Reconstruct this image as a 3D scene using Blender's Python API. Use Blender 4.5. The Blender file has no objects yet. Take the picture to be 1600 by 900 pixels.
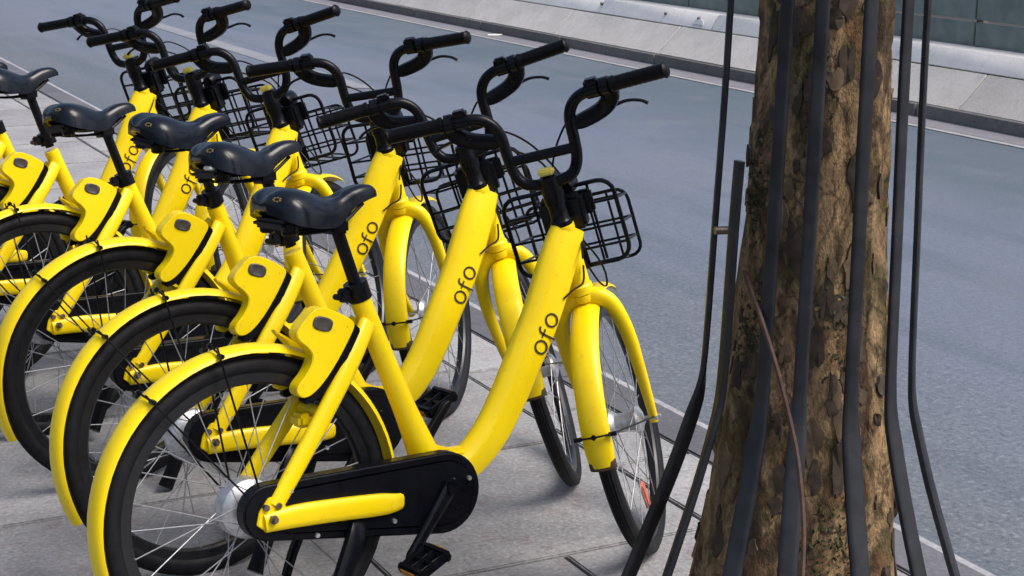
import bpy, bmesh, math, random
from math import sin, cos, pi, radians
from mathutils import Vector, Matrix, noise
random.seed(7)
scene = bpy.context.scene
C = scene.collection

# ------------------------------------------------------------------ camera
cam_d = bpy.data.cameras.new('camera')
cam = bpy.data.objects.new('camera', cam_d)
C.objects.link(cam)
fw = Vector((0.44630167, 0.862162, -0.23977387))
rt = Vector((0.88956628, -0.45659123, 0.01401034))
up = Vector((0.09739947, 0.21954759, 0.97072767))
m = Matrix((rt, up, -fw)).transposed().to_4x4()
m.translation = Vector((0, 0, 1.63548858))
cam.matrix_world = m
cam_d.sensor_width = 36
cam_d.lens = 2621.7082 * 36 / 1600
cam_d.clip_start = 0.05
cam_d.clip_end = 500
cam_d.dof.use_dof = False
scene.camera = cam

# ------------------------------------------------------------------ light
SUN_EL, SUN_AZ = radians(56), radians(142)      # azimuth measured from +Y towards +X
w = bpy.data.worlds.new('World')
scene.world = w
w.use_nodes = True
nt = w.node_tree
nt.nodes.clear()
sky = nt.nodes.new('ShaderNodeTexSky')
sky.sky_type = 'NISHITA'
sky.sun_disc = False
sky.sun_elevation = SUN_EL
sky.sun_rotation = SUN_AZ
sky.air_density = 1.0
sky.dust_density = 5.0
bg = nt.nodes.new('ShaderNodeBackground')
bg.inputs['Strength'].default_value = 0.12
wo = nt.nodes.new('ShaderNodeOutputWorld')
nt.links.new(sky.outputs[0], bg.inputs[0])
nt.links.new(bg.outputs[0], wo.inputs[0])
sd = bpy.data.lights.new('sun', 'SUN')
sd.energy = 2.3
sd.angle = radians(34)
sd.color = (1.0, 0.96, 0.9)
sun = bpy.data.objects.new('sun', sd)
C.objects.link(sun)
sdir = Vector((sin(SUN_AZ) * cos(SUN_EL), cos(SUN_AZ) * cos(SUN_EL), sin(SUN_EL)))
sun.rotation_euler = sdir.to_track_quat('Z', 'Y').to_euler()
scene.view_settings.view_transform = 'Standard'
scene.view_settings.look = 'None'
scene.view_settings.gamma = 1
scene.view_settings.exposure = 0.55

# ------------------------------------------------------------------ materials
def new_mat(name):
    mt = bpy.data.materials.new(name)
    mt.use_nodes = True
    n = mt.node_tree.nodes
    return mt, mt.node_tree, n['Principled BSDF']

def tex_noise(t, scale, detail=4, rough=0.55, coord=None, vec_scale=None):
    n = t.nodes.new('ShaderNodeTexNoise')
    n.inputs['Scale'].default_value = scale
    n.inputs['Detail'].default_value = detail
    n.inputs['Roughness'].default_value = rough
    tc = t.nodes.new('ShaderNodeTexCoord')
    src = tc.outputs[coord or 'Object']
    if vec_scale:
        mp = t.nodes.new('ShaderNodeMapping')
        mp.inputs['Scale'].default_value = vec_scale
        t.links.new(src, mp.inputs[0])
        src = mp.outputs[0]
    t.links.new(src, n.inputs['Vector'])
    return n.outputs['Fac']

def ramp(t, fac, stops):
    r = t.nodes.new('ShaderNodeValToRGB')
    e = r.color_ramp.elements
    while len(e) < len(stops):
        e.new(0.5)
    for i, (p, c) in enumerate(stops):
        e[i].position = p
        e[i].color = (c[0], c[1], c[2], 1) if not isinstance(c, (int, float)) else (c, c, c, 1)
    t.links.new(fac, r.inputs[0])
    return r.outputs[0]

def mix(t, fac, a, b, mode='MIX'):
    n = t.nodes.new('ShaderNodeMix')
    n.data_type = 'RGBA'
    n.blend_type = mode
    for sock, v in ((n.inputs[0], fac), (n.inputs[6], a), (n.inputs[7], b)):
        if hasattr(v, 'node'):
            t.links.new(v, sock)
        elif isinstance(v, (int, float)):
            sock.default_value = v
        else:
            sock.default_value = (v[0], v[1], v[2], 1)
    return n.outputs[2]

def bump(t, p, h, strength, dist=0.01):
    b = t.nodes.new('ShaderNodeBump')
    b.inputs['Strength'].default_value = strength
    b.inputs['Distance'].default_value = dist
    t.links.new(h, b.inputs['Height'])
    t.links.new(b.outputs[0], p.inputs['Normal'])

def simple(name, col, rough=0.5, metal=0.0, var=0.15, scale=40, bmp=0.0, coat=0.0, spec=0.5):
    mt, t, p = new_mat(name)
    f = tex_noise(t, scale)
    lo = [c * (1 - var) for c in col]
    hi = [min(1, c * (1 + var)) for c in col]
    t.links.new(ramp(t, f, [(0.3, lo), (0.7, hi)]), p.inputs['Base Color'])
    rr = ramp(t, tex_noise(t, scale * 0.4), [(0.3, max(0, rough - 0.07)), (0.7, min(1, rough + 0.09))])
    t.links.new(rr, p.inputs['Roughness'])
    p.inputs['Metallic'].default_value = metal
    p.inputs['Coat Weight'].default_value = coat
    p.inputs['Coat Roughness'].default_value = 0.12
    p.inputs['Specular IOR Level'].default_value = spec
    if bmp:
        bump(t, p, f, bmp, 0.003)
    return mt

def yellow_paint():
    mt, t, p = new_mat('yellow_paint')
    big = tex_noise(t, 9, 3)
    base = ramp(t, big, [(0.3, (0.80, 0.58, 0.001)), (0.7, (0.86, 0.64, 0.002))])
    # scuffs and grime
    g = tex_noise(t, 55, 6, 0.7)
    grime = ramp(t, g, [(0.60, 0.0), (0.76, 0.55)])
    base = mix(t, grime, base, (0.50, 0.27, 0.012))
    s = tex_noise(t, 130, 3, 0.6)
    chip = ramp(t, s, [(0.745, 0.0), (0.76, 0.85)])
    base = mix(t, chip, base, (0.10, 0.06, 0.02))
    t.links.new(base, p.inputs['Base Color'])
    t.links.new(ramp(t, tex_noise(t, 22), [(0.3, 0.30), (0.7, 0.46)]), p.inputs['Roughness'])
    p.inputs['Coat Weight'].default_value = 0.12
    p.inputs['Coat Roughness'].default_value = 0.15
    p.inputs['Specular IOR Level'].default_value = 0.3
    bump(t, p, tex_noise(t, 90, 3), 0.05, 0.002)
    return mt

M = {}
M['yellow'] = yellow_paint()
M['black_paint'] = simple('black_paint', (0.004, 0.0045, 0.007), 0.24, 0, 0.3, 30, 0.05, 0.0, 0.15)
M['black_plastic'] = simple('black_plastic', (0.004, 0.0045, 0.007), 0.28, 0, 0.35, 25, 0.08, 0.0, 0.15)
M['grip_rubber'] = simple('grip_rubber', (0.004, 0.004, 0.005), 0.36, 0, 0.3, 120, 0.3, 0.0, 0.12)
M['tyre_rubber'] = simple('tyre_rubber', (0.007, 0.007, 0.009), 0.6, 0, 0.4, 60, 0.3, 0.0, 0.2)
M['vinyl'] = simple('saddle_vinyl', (0.004, 0.006, 0.012), 0.22, 0, 0.25, 60, 0.08, 0.0, 0.3)
M['steel'] = simple('bright_steel', (0.62, 0.63, 0.65), 0.32, 0.9, 0.2, 60)
M['spoke'] = simple('spoke_steel', (0.34, 0.35, 0.37), 0.45, 0.75, 0.2, 60)
M['alloy'] = simple('cast_alloy', (0.55, 0.56, 0.58), 0.42, 0.8, 0.25, 70, 0.1)
M['bolt'] = simple('dull_bolt', (0.16, 0.14, 0.12), 0.45, 0.8, 0.4, 80)
M['rim'] = simple('black_rim', (0.006, 0.0065, 0.009), 0.3, 0, 0.3, 40)
M['letter'] = simple('letter_print', (0.035, 0.022, 0.012), 0.5, 0, 0.2, 60)
M['orange'] = simple('orange_reflector', (0.62, 0.17, 0.10), 0.25, 0, 0.2, 90)
M['white'] = simple('white_plastic', (0.72, 0.72, 0.68), 0.35, 0, 0.08, 60)
M['cap'] = simple('faded_yellow_cap', (0.62, 0.52, 0.09), 0.4, 0, 0.15, 60)
M['gold'] = simple('gold_print', (0.20, 0.14, 0.03), 0.5, 0, 0.2, 60)
M['button'] = simple('dark_button', (0.05, 0.045, 0.04), 0.35, 0, 0.35, 120)
def guard_paint():
    mt, t, p = new_mat('guard_paint')
    a = tex_noise(t, 38, 6, 0.7)
    b = tex_noise(t, 11, 4, 0.6)
    c = ramp(t, b, [(0.35, (0.007, 0.008, 0.012)), (0.65, (0.020, 0.022, 0.028))])
    c = mix(t, ramp(t, a, [(0.63, 0.0), (0.70, 0.8)]), c, (0.055, 0.026, 0.014))
    c = mix(t, ramp(t, a, [(0.27, 0.6), (0.34, 0.0)]), c, (0.055, 0.055, 0.058))
    t.links.new(c, p.inputs['Base Color'])
    t.links.new(ramp(t, a, [(0.3, 0.30), (0.7, 0.6)]), p.inputs['Roughness'])
    p.inputs['Specular IOR Level'].default_value = 0.4
    bump(t, p, a, 0.25, 0.003)
    return mt
M['guard_paint'] = guard_paint()
M['flap'] = simple('dark_flap', (0.05, 0.03, 0.012), 0.5, 0, 0.4, 60)
M['rust'] = simple('rusty_wire', (0.055, 0.026, 0.018), 0.75, 0.0, 0.4, 60, 0.3)
M['worn_yellow'] = simple('worn_amber', (0.35, 0.17, 0.03), 0.4, 0, 0.4, 60)

def mat_asphalt():
    mt, t, p = new_mat('asphalt')
    fine = tex_noise(t, 52, 5, 0.85)
    mid = tex_noise(t, 26, 5, 0.7)
    big = tex_noise(t, 0.55, 3, 0.55)
    streak = tex_noise(t, 1.0, 5, 0.6, None, (2.4, 0.22, 1))
    blot = tex_noise(t, 1.7, 5, 0.65)
    # worn lanes: coarse grey near the kerb, smooth violet grey in the middle, tar-rich blue grey beyond
    geo = t.nodes.new('ShaderNodeNewGeometry')
    sx = t.nodes.new('ShaderNodeSeparateXYZ')
    t.links.new(geo.outputs['Position'], sx.inputs[0])
    wob = t.nodes.new('ShaderNodeMath')
    wob.operation = 'MULTIPLY_ADD'
    wob.inputs[1].default_value = 1.6
    t.links.new(tex_noise(t, 0.6, 4, 0.6), wob.inputs[0])
    t.links.new(sx.outputs['X'], wob.inputs[2])
    mr = t.nodes.new('ShaderNodeMapRange')
    mr.inputs['From Min'].default_value = 3.4
    mr.inputs['From Max'].default_value = 9.4
    t.links.new(wob.outputs[0], mr.inputs['Value'])
    lane = mr.outputs[0]
    c = ramp(t, lane, [(0.06, (0.0995, 0.1113, 0.1282)), (0.24, (0.1225, 0.1435, 0.1944)), (0.55, (0.1148, 0.1393, 0.1986)), (0.72, (0.0612, 0.0928, 0.1282)), (0.95, (0.0704, 0.1013, 0.1365))])
    c = mix(t, ramp(t, big, [(0.3, 0.0), (0.7, 0.35)]), c, (0.1531, 0.1646, 0.1944))
    c = mix(t, ramp(t, streak, [(0.52, 0.0), (0.66, 0.45)]), c, (0.0551, 0.0844, 0.1076))
    c = mix(t, ramp(t, blot, [(0.54, 0.0), (0.68, 0.45)]), c, (0.1416, 0.1604, 0.1862))
    c = mix(t, ramp(t, mid, [(0.35, 0.35), (0.65, 0.0)]), c, (0.0919, 0.1055, 0.1282))
    near = ramp(t, lane, [(0.14, 1.0), (0.40, 0.4)])
    c = mix(t, mix(t, 1.0, ramp(t, fine, [(0.54, 0.0), (0.68, 0.75)]), near, 'MULTIPLY'), c, (0.2603, 0.2827, 0.2978))
    c = mix(t, mix(t, 1.0, ramp(t, fine, [(0.34, 0.8), (0.47, 0.0)]), near, 'MULTIPLY'), c, (0.0306, 0.0354, 0.0455))
    t.links.new(c, p.inputs['Base Color'])
    t.links.new(ramp(t, big, [(0.3, 0.50), (0.7, 0.62)]), p.inputs['Roughness'])
    bump(t, p, fine, 0.6, 0.006)
    return mt
M['asphalt'] = mat_asphalt()

def mat_stone(name, a, b, stain, rough=0.75, speck=0.35, cracks=False):
    mt, t, p = new_mat(name)
    oi = t.nodes.new('ShaderNodeObjectInfo')
    big = tex_noise(t, 3.5, 5, 0.6, 'Object')
    geo = t.nodes.new('ShaderNodeNewGeometry')
    nb = t.nodes.new('ShaderNodeTexNoise')
    nb.inputs['Scale'].default_value = 2.6
    nb.inputs['Detail'].default_value = 6
    nb.inputs['Roughness'].default_value = 0.62
    t.links.new(geo.outputs['Position'], nb.inputs['Vector'])
    ns = t.nodes.new('ShaderNodeTexNoise')
    ns.inputs['Scale'].default_value = 13
    ns.inputs['Detail'].default_value = 7
    ns.inputs['Roughness'].default_value = 0.7
    t.links.new(geo.outputs['Position'], ns.inputs['Vector'])
    nf = t.nodes.new('ShaderNodeTexNoise')
    nf.inputs['Scale'].default_value = 80
    nf.inputs['Detail'].default_value = 3
    nf.inputs['Roughness'].default_value = 0.75
    t.links.new(geo.outputs['Position'], nf.inputs['Vector'])
    c = ramp(t, nb.outputs['Fac'], [(0.32, a), (0.68, b)])
    c = mix(t, ramp(t, ns.outputs['Fac'], [(0.50, 0.0), (0.70, 0.55)]), c, stain)
    c = mix(t, ramp(t, nf.outputs['Fac'], [(0.34, speck), (0.49, 0.0)]), c, [x * 0.5 for x in a])
    c = mix(t, ramp(t, nf.outputs['Fac'], [(0.53, 0.0), (0.70, speck)]), c, [min(1, x * 1.6) for x in b])
    hs = t.nodes.new('ShaderNodeHueSaturation')
    mr = t.nodes.new('ShaderNodeMapRange')
    mr.inputs['To Min'].default_value = 0.88
    mr.inputs['To Max'].default_value = 1.1
    t.links.new(oi.outputs['Random'], mr.inputs['Value'])
    t.links.new(mr.outputs[0], hs.inputs['Value'])
    t.links.new(c, hs.inputs['Color'])
    t.links.new(hs.outputs[0], p.inputs['Base Color'])
    p.inputs['Roughness'].default_value = rough
    bump(t, p, nf.outputs['Fac'], 0.3, 0.004)
    return mt
M['slab'] = mat_stone('granite_slab', (0.212, 0.212, 0.218), (0.315, 0.311, 0.318), (0.16, 0.118, 0.122), 0.6, 0.5)
M['kerb'] = mat_stone('dark_kerb_stone', (0.085, 0.085, 0.10), (0.12, 0.12, 0.135), (0.065, 0.06, 0.07), 0.7)
M['farkerb'] = mat_stone('far_kerb_stone', (0.13, 0.12, 0.115), (0.17, 0.16, 0.15), (0.06, 0.055, 0.06), 0.75)
M['gutter'] = mat_stone('pale_gutter', (0.26, 0.26, 0.285), (0.35, 0.35, 0.37), (0.15, 0.155, 0.175), 0.75)
M['fargutter'] = mat_stone('far_gutter', (0.17, 0.165, 0.19), (0.22, 0.215, 0.24), (0.15, 0.15, 0.18), 0.75)
M['slope'] = mat_stone('sloped_stone', (0.47, 0.445, 0.415), (0.58, 0.55, 0.515), (0.37, 0.35, 0.325), 0.75, 0.25)
M['ledge'] = mat_stone('pale_ledge_stone', (0.78, 0.75, 0.72), (0.86, 0.83, 0.80), (0.62, 0.59, 0.57), 0.7, 0.25)
M['mortar'] = simple('joint_mortar', (0.022, 0.02, 0.02), 0.9, 0, 0.3, 60, 0.3)
M['green_wall'] = simple('grey_green_paint', (0.19, 0.225, 0.205), 0.5, 0, 0.2, 8, 0.05)
M['soil'] = simple('planting_soil', (0.06, 0.05, 0.04), 0.95, 0, 0.4, 30, 0.5)

def mat_lane():
    mt, t, p = new_mat('worn_lane_paint')
    f = tex_noise(t, 60, 6, 0.8)
    b = tex_noise(t, 2.0, 3, 0.6)
    c = mix(t, ramp(t, f, [(0.42, 0.75), (0.6, 0.15)]), (0.27, 0.275, 0.30), (0.15, 0.16, 0.185))
    c = mix(t, ramp(t, b, [(0.4, 0.0), (0.65, 0.5)]), c, (0.13, 0.14, 0.17))
    t.links.new(c, p.inputs['Base Color'])
    p.inputs['Roughness'].default_value = 0.7
    return mt
M['lane'] = mat_lane()

def mat_bark():
    mt, t, p = new_mat('plane_tree_bark')
    tc = t.nodes.new('ShaderNodeTexCoord')
    def nz(scale, zs, detail=5, rough=0.6, dist=0.0):
        mp = t.nodes.new('ShaderNodeMapping')
        mp.inputs['Scale'].default_value = (1, 1, zs)
        t.links.new(tc.outputs['Object'], mp.inputs[0])
        n = t.nodes.new('ShaderNodeTexNoise')
        n.inputs['Scale'].default_value = scale
        n.inputs['Detail'].default_value = detail
        n.inputs['Roughness'].default_value = rough
        n.inputs['Distortion'].default_value = dist
        t.links.new(mp.outputs[0], n.inputs['Vector'])
        return n.outputs['Fac']
    a = nz(6.5, 0.5, 4, 0.55, 1.2)
    b = nz(11, 0.55, 5, 0.62, 0.8)
    d = nz(30, 0.5, 6, 0.7, 0.5)
    f = nz(160, 0.5, 3, 0.7)
    c = ramp(t, a, [(0.30, (0.0668, 0.0369, 0.0234)), (0.42, (0.1782, 0.1082, 0.0586)), (0.5, (0.3564, 0.2376, 0.1288)),
                    (0.58, (0.1069, 0.0860, 0.0359)), (0.72, (0.2406, 0.0942, 0.0547))])
    c = mix(t, ramp(t, b, [(0.53, 0.0), (0.62, 0.8)]), c, (0.0374, 0.0246, 0.0156))
    c = mix(t, ramp(t, b, [(0.34, 0.75), (0.43, 0.0)]), c, (0.4099, 0.2703, 0.1405))
    c = mix(t, ramp(t, d, [(0.54, 0.0), (0.66, 0.8)]), c, (0.0196, 0.0131, 0.0085))
    c = mix(t, ramp(t, d, [(0.30, 0.6), (0.42, 0.0)]), c, (0.0757, 0.0672, 0.0281))
    c = mix(t, ramp(t, f, [(0.38, 0.45), (0.55, 0.0)]), c, (0.0312, 0.0212, 0.0140))
    vo = t.nodes.new('ShaderNodeTexVoronoi')
    vo.feature = 'DISTANCE_TO_EDGE'
    vo.inputs['Scale'].default_value = 15
    mp = t.nodes.new('ShaderNodeMapping')
    mp.inputs['Scale'].default_value = (1, 1, 0.42)
    wn = t.nodes.new('ShaderNodeTexNoise')
    wn.inputs['Scale'].default_value = 14
    wn.inputs['Detail'].default_value = 5
    t.links.new(tc.outputs['Object'], wn.inputs['Vector'])
    vm = t.nodes.new('ShaderNodeVectorMath')
    vm.operation = 'MULTIPLY_ADD'
    vm.inputs[1].default_value = (.11, .11, .16)
    t.links.new(wn.outputs['Color'], vm.inputs[0])
    t.links.new(tc.outputs['Object'], vm.inputs[2])
    t.links.new(vm.outputs[0], mp.inputs[0])
    t.links.new(mp.outputs[0], vo.inputs['Vector'])
    crack = ramp(t, vo.outputs['Distance'], [(0.0, 0.75), (0.055, 0.0)])
    brk = ramp(t, nz(7, 0.6, 3, 0.5), [(0.42, 0.0), (0.55, 1.0)])
    c = mix(t, mix(t, 1.0, crack, brk, 'MULTIPLY'), c, (0.018, 0.013, 0.009))
    t.links.new(c, p.inputs['Base Color'])
    p.inputs['Roughness'].default_value = 0.85
    p.inputs['Specular IOR Level'].default_value = 0.25
    h = mix(t, 0.5, d, f)
    bump(t, p, h, 0.8, 0.014)
    return mt
M['bark'] = mat_bark()
M['flake'] = simple('dark_bark_flake', (0.045, 0.032, 0.022), 0.9, 0, 0.5, 45, 0.5)
M['flake_tan'] = simple('tan_bark_flake', (0.115, 0.08, 0.048), 0.9, 0, 0.4, 45, 0.5)
M['moss'] = simple('dark_moss', (0.035, 0.04, 0.014), 0.95, 0, 0.5, 80, 0.3)

# ------------------------------------------------------------------ mesh helpers
class MB:
    """collects verts and faces"""
    def __init__(s):
        s.v, s.f = [], []
    def add(s, vs, fs):
        o = len(s.v)
        s.v += [tuple(x) for x in vs]
        s.f += [tuple(i + o for i in f) for f in fs]
        return s
    def mesh(s, name, mat, sharp=40, recalc=True):
        me = bpy.data.meshes.new(name)
        me.from_pydata(s.v, [], s.f)
        if recalc:
            bm = bmesh.new()
            bm.from_mesh(me)
            bmesh.ops.recalc_face_normals(bm, faces=bm.faces)
            bm.to_mesh(me)
            bm.free()
        for p in me.polygons:
            p.use_smooth = True
        me.set_sharp_from_angle(angle=radians(sharp))
        me.materials.append(mat)
        me.update()
        return me

def link(name, me, parent=None, mtx=None):
    o = bpy.data.objects.new(name, me)
    C.objects.link(o)
    if parent:
        o.parent = parent
    if mtx is not None:
        o.matrix_basis = mtx
    return o

def build(mb, name, mat, parent=None, mtx=None, sharp=40):
    return link(name, mb.mesh(name, mat, sharp), parent, mtx)

def catmull(pts, n):
    """smooth resample of tuples (any dimension)"""
    out = []
    P = [pts[0]] + list(pts) + [pts[-1]]
    for i in range(1, len(P) - 2):
        a, b, c, d = P[i - 1], P[i], P[i + 1], P[i + 2]
        for k in range(n):
            t = k / n
            out.append(tuple(0.5 * ((2 * b[j]) + (-a[j] + c[j]) * t + (2 * a[j] - 5 * b[j] + 4 * c[j] - d[j]) * t * t
                                    + (-a[j] + 3 * b[j] - 3 * c[j] + d[j]) * t ** 3) for j in range(len(b))))
    out.append(tuple(pts[-1]))
    return out

def sect(wd, dp, seg=12, e=2.0):
    """superellipse section: half sizes wd (lateral) and dp"""
    r = []
    for k in range(seg):
        a = 2 * pi * (k + 0.5) / seg
        c, s = cos(a), sin(a)
        r.append((wd * math.copysign(abs(c) ** (2 / e), c), dp * math.copysign(abs(s) ** (2 / e), s)))
    return r

def sweep(mb, pts, secs, lat=None, closed=False, caps=True):
    pts = [Vector(p[:3]) for p in pts]
    n = len(pts)
    if not isinstance(secs[0], list):
        secs = [secs] * n
    T = []
    for i in range(n):
        if closed:
            d = pts[(i + 1) % n] - pts[i - 1]
        else:
            d = pts[min(i + 1, n - 1)] - pts[max(i - 1, 0)]
        T.append(d.normalized())
    L = Vector(lat) if lat else None
    if L is None:
        a = Vector((0, 0, 1)) if abs(T[0].z) < 0.9 else Vector((1, 0, 0))
        cur = (a - T[0] * a.dot(T[0])).normalized()
    vs, fs = [], []
    k = len(secs[0])
    for i in range(n):
        if L is not None:
            l = (L - T[i] * L.dot(T[i])).normalized()
        else:
            cur = (cur - T[i] * cur.dot(T[i])).normalized()
            l = cur
        v = l.cross(T[i])
        for (a, b) in secs[i]:
            vs.append(pts[i] + l * a + v * b)
    for i in range(n if closed else n - 1):
        j = (i + 1) % n
        for q in range(k):
            r = (q + 1) % k
            fs.append((i * k + q, i * k + r, j * k + r, j * k + q))
    if caps and not closed:
        fs.append(tuple(range(k - 1, -1, -1)))
        fs.append(tuple((n - 1) * k + q for q in range(k)))
    return mb.add(vs, fs)

def tube(mb, pts, r, seg=8, smooth=0, closed=False, caps=True, lat=None):
    if smooth:
        if closed:
            P = list(pts)
            m_ = len(P)
            ext = [P[-1]] + P + [P[0], P[1]]
            q = catmull(ext, smooth)
            pts = q[smooth:smooth * (m_ + 1)]
        else:
            pts = catmull(pts, smooth)
    if isinstance(r, (int, float)):
        s = sect(r, r, seg)
    else:
        s = [sect(x, x, seg) for x in r]
    return sweep(mb, pts, s, lat, closed, caps)

def lathe(mb, prof, seg=24, axis='y', centre=(0, 0, 0), closed=False):
    """prof: list of (radius, along)"""
    vs, fs = [], []
    n = len(prof)
    for k in range(seg):
        a = 2 * pi * k / seg
        for (r, h) in prof:
            if axis == 'y':
                p = (r * cos(a), h, r * sin(a))
            elif axis == 'z':
                p = (r * cos(a), r * sin(a), h)
            else:
                p = (h, r * cos(a), r * sin(a))
            vs.append((p[0] + centre[0], p[1] + centre[1], p[2] + centre[2]))
    for k in range(seg):
        k2 = (k + 1) % seg
        for i in range(n if closed else n - 1):
            j = (i + 1) % n
            fs.append((k * n + i, k * n + j, k2 * n + j, k2 * n + i))
    return mb.add(vs, fs)

def cyl(mb, a, b, r, seg=10, r2=None):
    a, b = Vector(a), Vector(b)
    return sweep(mb, [a, b], [sect(r, r, seg), sect(r2 or r, r2 or r, seg)])

def prism(mb, poly, y0, y1, bev=0.0, axes='xz', segs=2):
    """polygon extruded along the remaining axis, edges rounded"""
    bm = bmesh.new()
    def P(u, v, h):
        return {'xz': (u, h, v), 'xy': (u, v, h), 'yz': (h, u, v)}[axes]
    lo = [bm.verts.new(P(u, v, y0)) for u, v in poly]
    hi = [bm.verts.new(P(u, v, y1)) for u, v in poly]
    n = len(poly)
    bm.faces.new(lo)
    bm.faces.new(hi[::-1])
    for i in range(n):
        bm.faces.new((lo[i], hi[i], hi[(i + 1) % n], lo[(i + 1) % n]))
    bmesh.ops.recalc_face_normals(bm, faces=bm.faces)
    if bev:
        bmesh.ops.bevel(bm, geom=list(bm.edges), offset=bev, segments=segs, affect='EDGES', clamp_overlap=True)
    bm.verts.index_update()
    mb.add([v.co.copy() for v in bm.verts], [[v.index for v in f.verts] for f in bm.faces])
    bm.free()
    return mb

def box(mb, c, s, bev=0.0, rot=None):
    bm = bmesh.new()
    bmesh.ops.create_cube(bm, size=1)
    for v in bm.verts:
        v.co = Vector((v.co.x * s[0], v.co.y * s[1], v.co.z * s[2]))
    if bev:
        bmesh.ops.bevel(bm, geom=list(bm.edges), offset=bev, segments=2, affect='EDGES')
    if rot is not None:
        bmesh.ops.transform(bm, matrix=rot.to_4x4(), verts=bm.verts)
    bmesh.ops.translate(bm, vec=Vector(c), verts=bm.verts)
    bm.verts.index_update()
    mb.add([v.co.copy() for v in bm.verts], [[v.index for v in f.verts] for f in bm.faces])
    bm.free()
    return mb

def thing(name, label, cat, loc=(0, 0, 0), group=None):
    o = bpy.data.objects.new(name, None)
    o.empty_display_size = 0.1
    C.objects.link(o)
    o.location = loc
    o['label'] = label
    o['category'] = cat
    if group:
        o['group'] = group
    return o

# ------------------------------------------------------------------ the setting
KX0, KX1 = 2.607, 2.772          # near kerb stone
RZ = -0.10                       # road level
def sheet(name, x0, x1, y0, y1, z, mat, kind='structure', nx=1, ny=1):
    mb = MB()
    mb.add([(x0, y0, z), (x1, y0, z), (x1, y1, z), (x0, y1, z)], [(0, 1, 2, 3)])
    o = build(mb, name, mat)
    o['kind'] = kind
    return o
sheet('ground', -150, 150, -150, 200, RZ - 0.02, M['mortar'])
sheet('road', KX1 - 0.01, 8.6, -60, 150, RZ, M['asphalt'])
gut = sheet('gutter', KX1 - 0.005, 2.955, -60, 150, RZ + 0.004, M['gutter'])
fgut = sheet('far_gutter', 8.20, 8.6, -60, 150, RZ + 0.004, M['fargutter'])
sheet('gutter_edge', 8.115, 8.185, -60, 150, RZ + 0.005, M['gutter'])
lm = MB()
lm.add([(5.13, 12.9, RZ + .004), (5.33, 12.75, RZ + .004), (5.33, 19.5, RZ + .004), (5.13, 19.4, RZ + .004)], [(0, 1, 2, 3)])
build(lm, 'lane_marking', M['lane'])['kind'] = 'structure'

pav = sheet('pavement', -6, KX0 - 0.002, -10, 40, -0.012, M['mortar'])
slab_cache = {}
def slab_mesh(wx, wy):
    key = (round(wx, 3), round(wy, 3))
    if key not in slab_cache:
        mb = MB()
        box(mb, (0, 0, -0.02), (wx - 0.011, wy - 0.016, 0.04), 0.004)
        slab_cache[key] = mb.mesh('slab', M['slab'])
    return slab_cache[key]
def slab(x0, x1, y0, y1):
    me = slab_mesh(x1 - x0, y1 - y0)
    o = link('slab', me, pav)
    o.location = ((x0 + x1) / 2, (y0 + y1) / 2, random.uniform(-0.0015, 0.0015))
    o.rotation_euler = (random.uniform(-.0015, .0015), random.uniform(-.0015, .0015), random.uniform(-.002, .002))
SW, SL = 0.885, 0.77
for r in range(-3, 14):
    y0 = 3.38 + SL * r
    x = 2.347
    if r % 2:
        slab(x - SW / 2, x, y0, y0 + SL)
        x -= SW / 2
    for k in range(4 if r < 8 else 3):
        slab(x - SW, x, y0, y0 + SL)
        x -= SW
for k in range(-5, 22):
    y0 = 3.385 + 0.5 * k
    slab(2.347, KX0, y0, y0 + 0.5)
# kerb of single stones
kerb = thing('kerb', 'dark granite kerb edging the pavement beside the road', 'kerb')
kb = MB()
box(kb, (0, 0, -0.06), (KX1 - KX0 - 0.004, 0.992, 0.125), 0.006)
kme = kb.mesh('kerb_stone', M['kerb'])
for k in range(-2, 24):
    o = link('kerb_stone', kme, kerb)
    o.location = ((KX0 + KX1) / 2, 1.2 + k * 1.0, random.uniform(-.001, .001))
# far side: low parapet with kerb, sloped slabs, pale ledge and painted wall
par = thing('parapet', 'low stone parapet with sloped slabs along the far side of the road', 'parapet', (8.5, 12, RZ))
def ext(name, poly, y0, y1, mat, bev=0.006):
    mb = MB()
    prism(mb, [(x - 8.5, z - RZ) for x, z in poly], y0 - 12, y1 - 12, bev, 'xz', 1)
    return build(mb, name, mat, par)
def stones(name, poly, length, start, n, mat, bev=0.006):
    mb = MB()
    prism(mb, [(x - 8.5, z - RZ) for x, z in poly], 0.008, length - 0.008, bev, 'xz', 1)
    me = mb.mesh(name, mat)
    for k in range(n):
        o = link(name, me, par)
        o.location = (random.uniform(-.003, .003), start + k * length - 12, random.uniform(-.002, .002))
ext('core', [(8.53, -.1), (8.53, -.03), (8.79, .225), (8.86, .37), (9.2, .37), (9.2, -.1)], 0, 60, M['mortar'], 0)
stones('kerb_stone', [(8.475, -.1), (8.475, 0.0), (8.515, 0.0), (8.60, -.02), (8.60, -.1)], 1.86, 0.5, 30, M['farkerb'])
stones('sloped_slab', [(8.512, 0.004), (8.765, 0.252), (8.785, 0.235), (8.545, -0.015)], 2.07, 1.10, 26, M['slope'], 0.004)
stones('ledge_block', [(8.772, 0.258), (8.84, 0.398), (9.06, 0.402), (9.06, 0.28), (8.80, 0.25)], 2.07, 0.6, 26, M['ledge'], 0.006)
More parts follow.
